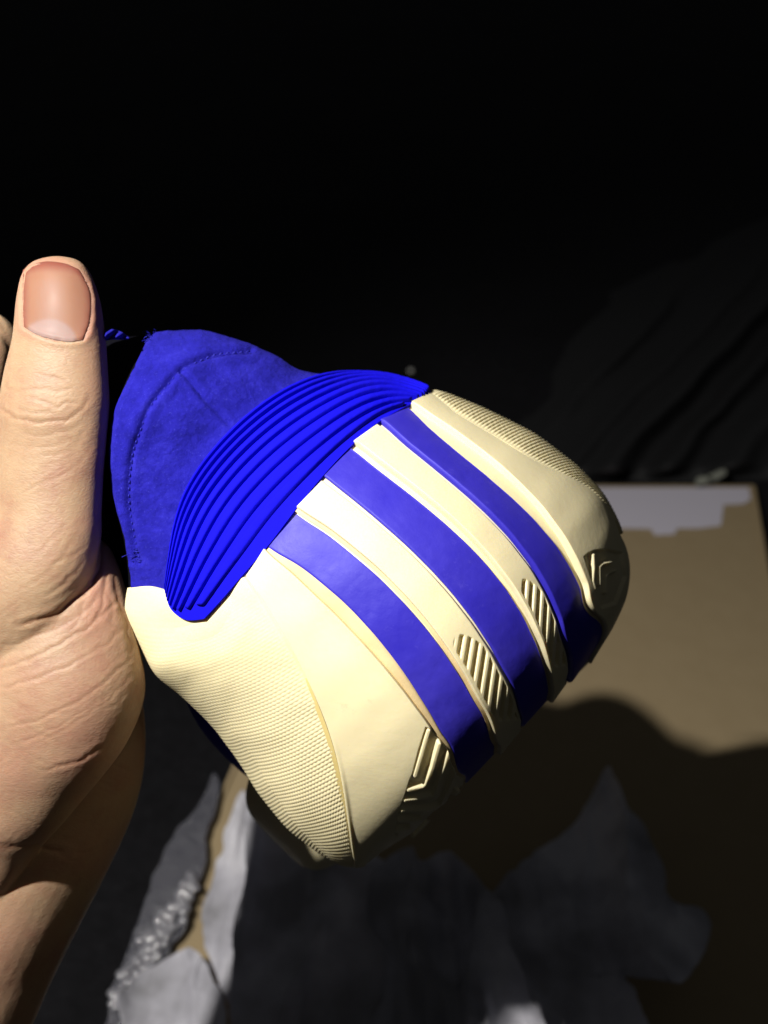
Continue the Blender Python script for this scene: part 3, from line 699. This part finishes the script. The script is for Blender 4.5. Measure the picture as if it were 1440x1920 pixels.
# smooth depth and lift the plate
for _ in range(30):
    d2 = dep.copy(); d2[1:-1, 1:-1] = (dep[:-2, 1:-1] + dep[2:, 1:-1] + dep[1:-1, :-2] + dep[1:-1, 2:]) / 4; dep = d2
lift = 5.0 * np.sqrt(np.clip(1 - jj**10, 0, 1)) * sstep(-0.02, 0.05, ii) * sstep(1.02, 0.94, ii) - 0.6
dirs = P(g[..., 0], g[..., 1], 0) - CM[:3, 3]; dirs /= np.linalg.norm(dirs, axis=-1, keepdims=True)
top = CM[:3, 3] + dirs * (dep - lift * PX)[..., None]; low = CM[:3, 3] + dirs * (dep + 6 * PX)[..., None]
idx = np.arange(gn * gm).reshape(gn, gm); ring = np.r_[idx[0, :], idx[1:, -1], idx[-1, -2::-1], idx[-2:0:-1, 0]]; r2 = np.roll(ring, -1)
u, v = g[..., 0], g[..., 1]
lun = 0.85 * sstep(52, 42, np.hypot((u - 92) * 0.88, v - 645))
tone = 0.35 + 0.25 * np.exp(-((u - 95) / 35)**2) * sstep(500, 540, v) - 0.3 * sstep(0.7, 1, np.abs(jj)) - 0.35 * sstep(0.16, 0.02, ii)
tone = np.clip(tone * (1 - lun) + 0.95 * lun, 0, 1)
mesh_obj('thumbnail', np.vstack([top.reshape(-1, 3), low.reshape(-1, 3)]), np.vstack([grid_faces(gn, gm), np.stack([ring, r2, r2 + gn*gm, ring + gn*gm], -1)]), M_nail, hand,
         attrs={'tone': np.r_[tone.ravel(), tone.ravel()]})

# ------------------------------------------------------------------ the ground
mg, N_, L_, b_ = mat('asphalt', (0.012, 0.012, 0.014), 0.85, 0.2)
n1 = noise_node(N_, L_, 140, 8, 0.7); r1 = ramp(N_, L_, n1.outputs[0], [(0.35, (0.004, 0.004, 0.006)), (0.6, (0.009, 0.009, 0.012)), (0.8, (0.018, 0.018, 0.02))])
n9 = noise_node(N_, L_, 3, 4, 0.6); mx = N_.new('ShaderNodeMixRGB'); mx.blend_type = 'MULTIPLY'; mx.inputs[0].default_value = 0.8
rr9 = ramp(N_, L_, n9.outputs[0], [(0.35, (0.35, 0.35, 0.35)), (0.7, (1, 1, 1))])
L_.new(r1.outputs[0], mx.inputs[1]); L_.new(rr9.outputs[0], mx.inputs[2]); L_.new(mx.outputs[0], b_.inputs['Base Color'])
bp_ = bump(N_, L_, n1.outputs[0], 0.8, 0.004); L_.new(bp_.outputs[0], b_.inputs['Normal'])
gx = np.r_[-30, -10, np.linspace(-2, 3, 90), 10, 30]; gy = np.r_[-10, -2, np.linspace(-0.5, 4.5, 90), 12, 40]
X, Y = np.meshgrid(gx, gy, indexing='ij'); Zg = 0.002 * fbm(X * 12, Y * 12, 101, 3) * (np.abs(X) < 4)
o = mesh_obj('ground', np.stack([X, Y, Zg - 0.004], -1).reshape(-1, 3), grid_faces(len(gx), len(gy)), mg); o['kind'] = 'structure'

# ------------------------------------------------------------------ the shoe box lid lying upside down
mt, N_, L_, b_ = mat('kraft_board', (0.38, 0.27, 0.13), 0.8, 0.2)
n1 = noise_node(N_, L_, 60, 8, 0.7); r1 = ramp(N_, L_, n1.outputs[0], [(0.3, (0.315, 0.243, 0.142)), (0.7, (0.34, 0.265, 0.158))]); L_.new(r1.outputs[0], b_.inputs['Base Color'])
n2 = noise_node(N_, L_, 900, 3); bp_ = bump(N_, L_, n2.outputs[0], 0.2, 0.0004); L_.new(bp_.outputs[0], b_.inputs['Normal'])
mo, *_ = mat('dark_print', (0.01, 0.01, 0.012), 0.5, 0.3)
mw, N_, L_, b_ = mat('white_paper', (0.60, 0.58, 0.68), 0.75, 0.2)
n2 = noise_node(N_, L_, 300, 4); bp_ = bump(N_, L_, n2.outputs[0], 0.25, 0.0008); L_.new(bp_.outputs[0], b_.inputs['Normal'])
TR, TL, BL, BR = (G(*p, 0.003) for p in ((1413, 914), (668, 914), (160, 2080), (1606, 2080)))
box = thing('box_lid', (TR + TL + BL + BR) / 4, 'large open cardboard box lid, tan inside, lying on the dark ground behind the shoe', 'box lid')
def slab(name, quad, th, M, parent, up=(0, 0, 1)):
    q = np.array(quad); u_ = np.array(up) * th
    co = np.vstack([q, q + u_]); f = [(3, 2, 1, 0), (4, 5, 6, 7), (0, 1, 5, 4), (1, 2, 6, 5), (2, 3, 7, 6), (3, 0, 4, 7)]
    o = mesh_obj(name, co, f, M, parent, smooth=False)
    md = o.modifiers.new('bevel', 'BEVEL'); md.width = 0.0008; md.segments = 2
    return o
slab('base_panel', [BL, BR, TR, TL], 0.003, mt, box)
def wallq(name, a, b, inward, h, M_in, lift=0.0032):
    a = a + np.array([0, 0, lift]); b = b + np.array([0, 0, lift]); i = inward / np.linalg.norm(inward) * 0.003
    return slab(name, [a, b, b + i, a + i], h, M_in, box)
cen = (TR + TL + BL + BR) / 4
def inw(a, b):
    d = b - a; nrm = np.array([-d[1], d[0], 0]); return nrm if nrm @ (cen - a) > 0 else -nrm
wallq('side_flap', BR, TR + (BR - TR) * 0.01, inw(BR, TR), 0.002, mt)
wallq('side_flap', TL, BL, inw(BL, TL), 0.002, mt)
# white label with a stepped edge along the far end
lab = [(1050, 914), (1404, 914), (1408, 936), (1395, 944), (1357, 946), (1352, 985), (1312, 990), (1270, 990), (1265, 1001), (1228, 1003), (1220, 991), (1165, 990), (1050, 992)]
lt_ = np.array([G(x, y, 0.0068) for x, y in lab]); lb_ = np.array([G(x, y, 0.0064) for x, y in lab]); lb_[:, :2] = lt_[:, :2]; k = len(lab)
mesh_obj('paper_flap', np.vstack([lt_, lb_]), [tuple(range(k))[::-1], tuple(range(k, 2*k))] + [(i, (i+1) % k, (i+1) % k + k, i + k) for i in range(k)], mw, box, smooth=False)

# ------------------------------------------------------------------ tissue paper
def tissue_mat():
    m, N, L, b = mat('tissue', (0.60, 0.60, 0.70), 0.7, 0.25)
    n = noise_node(N, L, 20, 4, 0.55); r = ramp(N, L, n.outputs[0], [(0.36, (0.34, 0.34, 0.37)), (0.5, (0.60, 0.60, 0.67)), (0.62, (0.86, 0.86, 0.93))]); L.new(r.outputs[0], b.inputs['Base Color'])
    n2 = noise_node(N, L, 90, 6, 0.7); bp = bump(N, L, n2.outputs[0], 0.35, 0.006); L.new(bp.outputs[0], b.inputs['Normal'])
    tr = N.new('ShaderNodeBsdfTranslucent'); tr.inputs[0].default_value = (0.6, 0.6, 0.68, 1)
    mx = N.new('ShaderNodeMixShader'); mx.inputs[0].default_value = 0.35
    L.new(b.outputs[0], mx.inputs[1]); L.new(tr.outputs[0], mx.inputs[2]); L.new(mx.outputs[0], N['Material Output'].inputs[0])
    return m
M_tis = tissue_mat()
def sheet(name, A, B, C, D, n, m, h0, amp, seed, M, label, cat, group=None, freq=1.0, ridged=True):
    g = coons(A, B, C, D, n, m); u, v = g[..., 0].copy(), g[..., 1].copy()
    du, dv = 8 * fbm(u / 60, v / 60, seed + 50, 3), 8 * fbm(u / 60, v / 60, seed + 70, 3); u += du; v += dv
    p0 = G(u, v, 0.02); x, y = p0[..., 0] * 20 * freq, p0[..., 1] * 7 * freq
    nz = fbm(x, y, seed, 2); rd = 1 - np.abs(fbm(x * 0.8 + y * 0.3, y * 0.8 - x * 0.25, seed + 9, 2))
    cr = np.abs(fbm(x * 2.2, y * 1.2, seed + 20, 3)); h = h0 + amp * (0.6 * nz + (1.1 * rd if ridged else 0) - 0.3 * np.minimum(cr, 0.5))
    h = np.maximum(h, 0.008); co = G(u, v, h)
    loc = co.reshape(-1, 3).mean(0); loc[2] = 0.008
    o = thing(name, loc, label, cat, group) if False else None
    e = {'_o': [float(t) for t in loc]}
    me = mesh_obj(name, co.reshape(-1, 3) - loc, grid_faces(n, m), M)
    me.location = tuple(loc)
    sd = me.modifiers.new('thickness', 'SOLIDIFY'); sd.thickness = 0.00025
    tag(me, label, cat, group)
    return me
GR = 'tissue paper sheets in the box lid'
sheet('tissue_paper', [(452,1478),(425,1560),(400,1640),(378,1700),(372,1745),(398,1815),(425,1870),(440,1960)], [(470,1540),(468,1600),(466,1680),(452,1745),(448,1800),(450,1860),(462,1900),(470,1960)],
      [(452,1478),(460,1500),(470,1540)], [(440,1960),(455,1960),(470,1960)], 110, 40, 0.020, 0.010, 201, M_tis, 'narrow bright upright fold of white tissue paper below the shoe wing', 'tissue paper', GR, 1.5)
sheet('tissue_paper', [(350,1774),(300,1795),(262,1822),(232,1850),(214,1862),(222,1900),(232,1970)], [(356,1774),(378,1800),(400,1845),(420,1880),(432,1920),(436,1970)],
      [(350,1774),(353,1773),(356,1774)], [(232,1970),(330,1975),(436,1970)], 90, 70, 0.022, 0.012, 231, M_tis, 'bright crumpled white tissue paper at the bottom left beside the sparkling plastic', 'tissue paper', GR, 1.6)
sheet('tissue_paper', [(462,1520),(456,1620),(440,1760),(436,1860),(430,2010)], [(830,1700),(870,1760),(920,1820),(960,1880),(980,2010)],
      [(462,1520),(560,1530),(700,1600),(830,1700)], [(430,2010),(700,2020),(980,2010)], 130, 130, 0.026, 0.024, 261, M_tis, 'wide sheet of white tissue paper lying in the shadow below the heel', 'tissue paper', GR, 0.9)
sheet('tissue_paper', [(1130,1446),(1080,1530),(1000,1600),(920,1680),(860,1750),(840,1850),(820,2010)], [(1142,1450),(1200,1540),(1245,1620),(1262,1690),(1325,1712),(1330,1765),(1268,1842),(1170,1822),(1210,1900),(1240,2010)],
      [(1130,1446),(1136,1444),(1142,1450)], [(820,2010),(1030,2020),(1240,2010)], 130, 130, 0.036, 0.024, 291, M_tis, 'peaked sheet of white tissue paper in deep shadow at the lower right', 'tissue paper', GR, 0.9)
sheet('tissue_paper', [(700,1640),(690,1720),(720,1800),(700,1900),(690,2010)], [(850,1600),(950,1700),(960,1790),(1010,1880),(1050,2010)],
      [(700,1640),(760,1590),(800,1610),(850,1600)], [(690,2010),(860,2020),(1050,2010)], 110, 110, 0.050, 0.030, 351, M_tis, 'high folded white tissue paper with a bright streak between the two shadowed sheets', 'tissue paper', GR, 1.2)
# clear plastic sheet along the left side of the lid
mp_, N_, L_, b_ = mat('clear_plastic', (0.085, 0.087, 0.11), 0.2, 0.8)
n2 = noise_node(N_, L_, 160, 5, 0.7); bp_ = bump(N_, L_, n2.outputs[0], 0.7, 0.004); L_.new(bp_.outputs[0], b_.inputs['Normal'])
tr = N_.new('ShaderNodeBsdfTransparent'); mx = N_.new('ShaderNodeMixShader'); mx.inputs[0].default_value = 0.22
L_.new(b_.outputs[0], mx.inputs[1]); L_.new(tr.outputs[0], mx.inputs[2]); L_.new(mx.outputs[0], N_['Material Output'].inputs[0])
pl = sheet('sheet', [(405,1440),(325,1555),(272,1670),(236,1775),(208,1860),(182,1960)], [(424,1470),(396,1560),(378,1650),(352,1720),(318,1790),(300,1960)],
      [(405,1452),(412,1455),(420,1470)], [(190,1960),(245,1965),(300,1960)], 160, 60, 0.012, 0.003, 321, mp_, 'x', 'x', None, 0.8)
for kk in ('label', 'category'): del pl[kk]
wl_ = tuple(pl.location)
wrap = thing('bubble_wrap', wl_, 'grey see-through bubble wrap with sparkling bubbles over the left edge of the box lid', 'bubble wrap')
pl.parent = wrap; pl.location = (0, 0, 0)
mf_, N_, L_, b_ = mat('bubble_plastic', (0.30, 0.30, 0.34), 0.13, 1.0)
b_.inputs['IOR'].default_value = 1.9
tr = N_.new('ShaderNodeBsdfTransparent'); mx = N_.new('ShaderNodeMixShader'); mx.inputs[0].default_value = 0.3
L_.new(b_.outputs[0], mx.inputs[1]); L_.new(tr.outputs[0], mx.inputs[2]); L_.new(mx.outputs[0], N_['Material Output'].inputs[0])
import bmesh
bm = bmesh.new(); bmesh.ops.create_uvsphere(bm, u_segments=10, v_segments=8, radius=1.0)
bmesh.ops.delete(bm, geom=[v_ for v_ in bm.verts if v_.co.z < -0.3], context='VERTS')
bme = bpy.data.meshes.new('bubble'); bm.to_mesh(bme); bm.free(); bme.materials.append(mf_)
for p in bme.polygons: p.use_smooth = True
band = [(362,1652),(345,1690),(318,1730),(292,1762),(272,1800),(250,1840),(228,1890)]
bl_ = resample(band, 34); cnt = 0
for k, (x, y) in enumerate(bl_):
    for q_ in range(3 if k < 8 else 4):
        sx = x + random.uniform(-26, 20) * min(1, 0.3 + k / 14); sy = y + random.uniform(-10, 10)
        p_ = G(sx, sy, 0.0165 + random.uniform(0, 0.002)) - np.array(wl_); r_ = random.uniform(0.0018, 0.0036)
        bo = bpy.data.objects.new('bubble', bme); sc.collection.objects.link(bo); bo.parent = wrap; bo.location = tuple(p_)
        bo.scale = (r_, r_, r_ * random.uniform(0.5, 0.9)); bo.rotation_euler = (random.uniform(-.5, .5), random.uniform(-.5, .5), random.uniform(0, 3))
# ------------------------------------------------------------------ dark cloth, twigs and a pebble behind
mc_, N_, L_, b_ = mat('black_cloth', (0.013, 0.0135, 0.015), 0.7, 0.25)
n2 = noise_node(N_, L_, 700, 4, 0.7); bp_ = bump(N_, L_, n2.outputs[0], 0.4, 0.001); L_.new(bp_.outputs[0], b_.inputs['Normal'])
n, m = 120, 140
gq = coons([(1120, 560), (1060, 650), (1010, 740), (960, 820), (930, 905)], [(1700, 300), (1700, 500), (1700, 700), (1700, 905)], [(1120, 560), (1300, 470), (1500, 380), (1700, 300)], straight((930, 905), (1700, 905)), n, m)
uu, vv = gq[..., 0], gq[..., 1]; ei = np.linspace(0, 1, n)[:, None] * np.ones((1, m)); ej = np.linspace(0, 1, m)[None] * np.ones((n, 1))
k1 = (uu + 0.95 * vv)   # folds run up to the right
fo = np.zeros_like(uu)
for c, wd, am in ((1790, 20, 0.012), (1975, 30, 0.030), (2080, 26, 0.022), (1900, 22, 0.012), (2200, 40, 0.02), (2330, 30, 0.02)): fo += am * np.exp(-((k1 + 12*fbm(uu/90, vv/90, 400, 2) - c) / wd)**2)
edg = sstep(0, 0.25, ei) * sstep(1, 0.93, ei) * sstep(0, 0.2, ej)
h = -0.004 + (0.006 + fo + 0.002 * (1 + fbm(uu / 90, vv / 90, 410, 2))) * edg
co = G(uu, vv, h).reshape(-1, 3); loc = co.mean(0); loc[2] = 0
o = mesh_obj('cloth', co - loc, grid_faces(n, m), mc_); o.location = tuple(loc)
tag(o, 'black cloth with long diagonal folds heaped behind the box lid', 'cloth')
md = o.modifiers.new('thickness', 'SOLIDIFY'); md.thickness = 0.001
mk, *_ = mat('dry_twig', (0.20, 0.21, 0.18), 0.8, 0.2)
def twig(pts, r, label):
    q = resample([tuple(G(x, y, h)) for x, y, h in pts], 14); q = q + 0.0008 * rng.normal(size=q.shape)
    c, f = tube(q, r * np.r_[0.6, np.ones(12), 0.5], 8); loc = c.mean(0)
    o = mesh_obj('twig', c - loc, f, mk); o.location = tuple(loc); tag(o, label, 'twig', 'twigs behind the box lid'); return o
twig([(1305,905,0.014),(1332,896,0.016),(1362,884,0.020)], 0.0035, 'short pale twig lying at the far edge of the box lid')
ft = G(770, 695, 0.0); 
mpb, *_ = mat('pebble', (0.5, 0.5, 0.48), 0.25, 0.8)
import bmesh
bm = bmesh.new(); bmesh.ops.create_icosphere(bm, subdivisions=3, radius=0.0035)
for vx in bm.verts: vx.co *= 1 + 0.18 * math.sin(vx.co.x * 900 + 1) * math.cos(vx.co.y * 700); vx.co.z *= 0.6
me = bpy.data.meshes.new('pebble'); bm.to_mesh(me); bm.free(); me.materials.append(mpb)
o = bpy.data.objects.new('pebble', me); sc.collection.objects.link(o); o.location = (ft[0], ft[1], 0.0)
for p in me.polygons: p.use_smooth = True
tag(o, 'small pale pebble on the dark ground above the heel', 'pebble')
for ob in sc.objects:
    if '_o' in ob.keys(): del ob['_o']
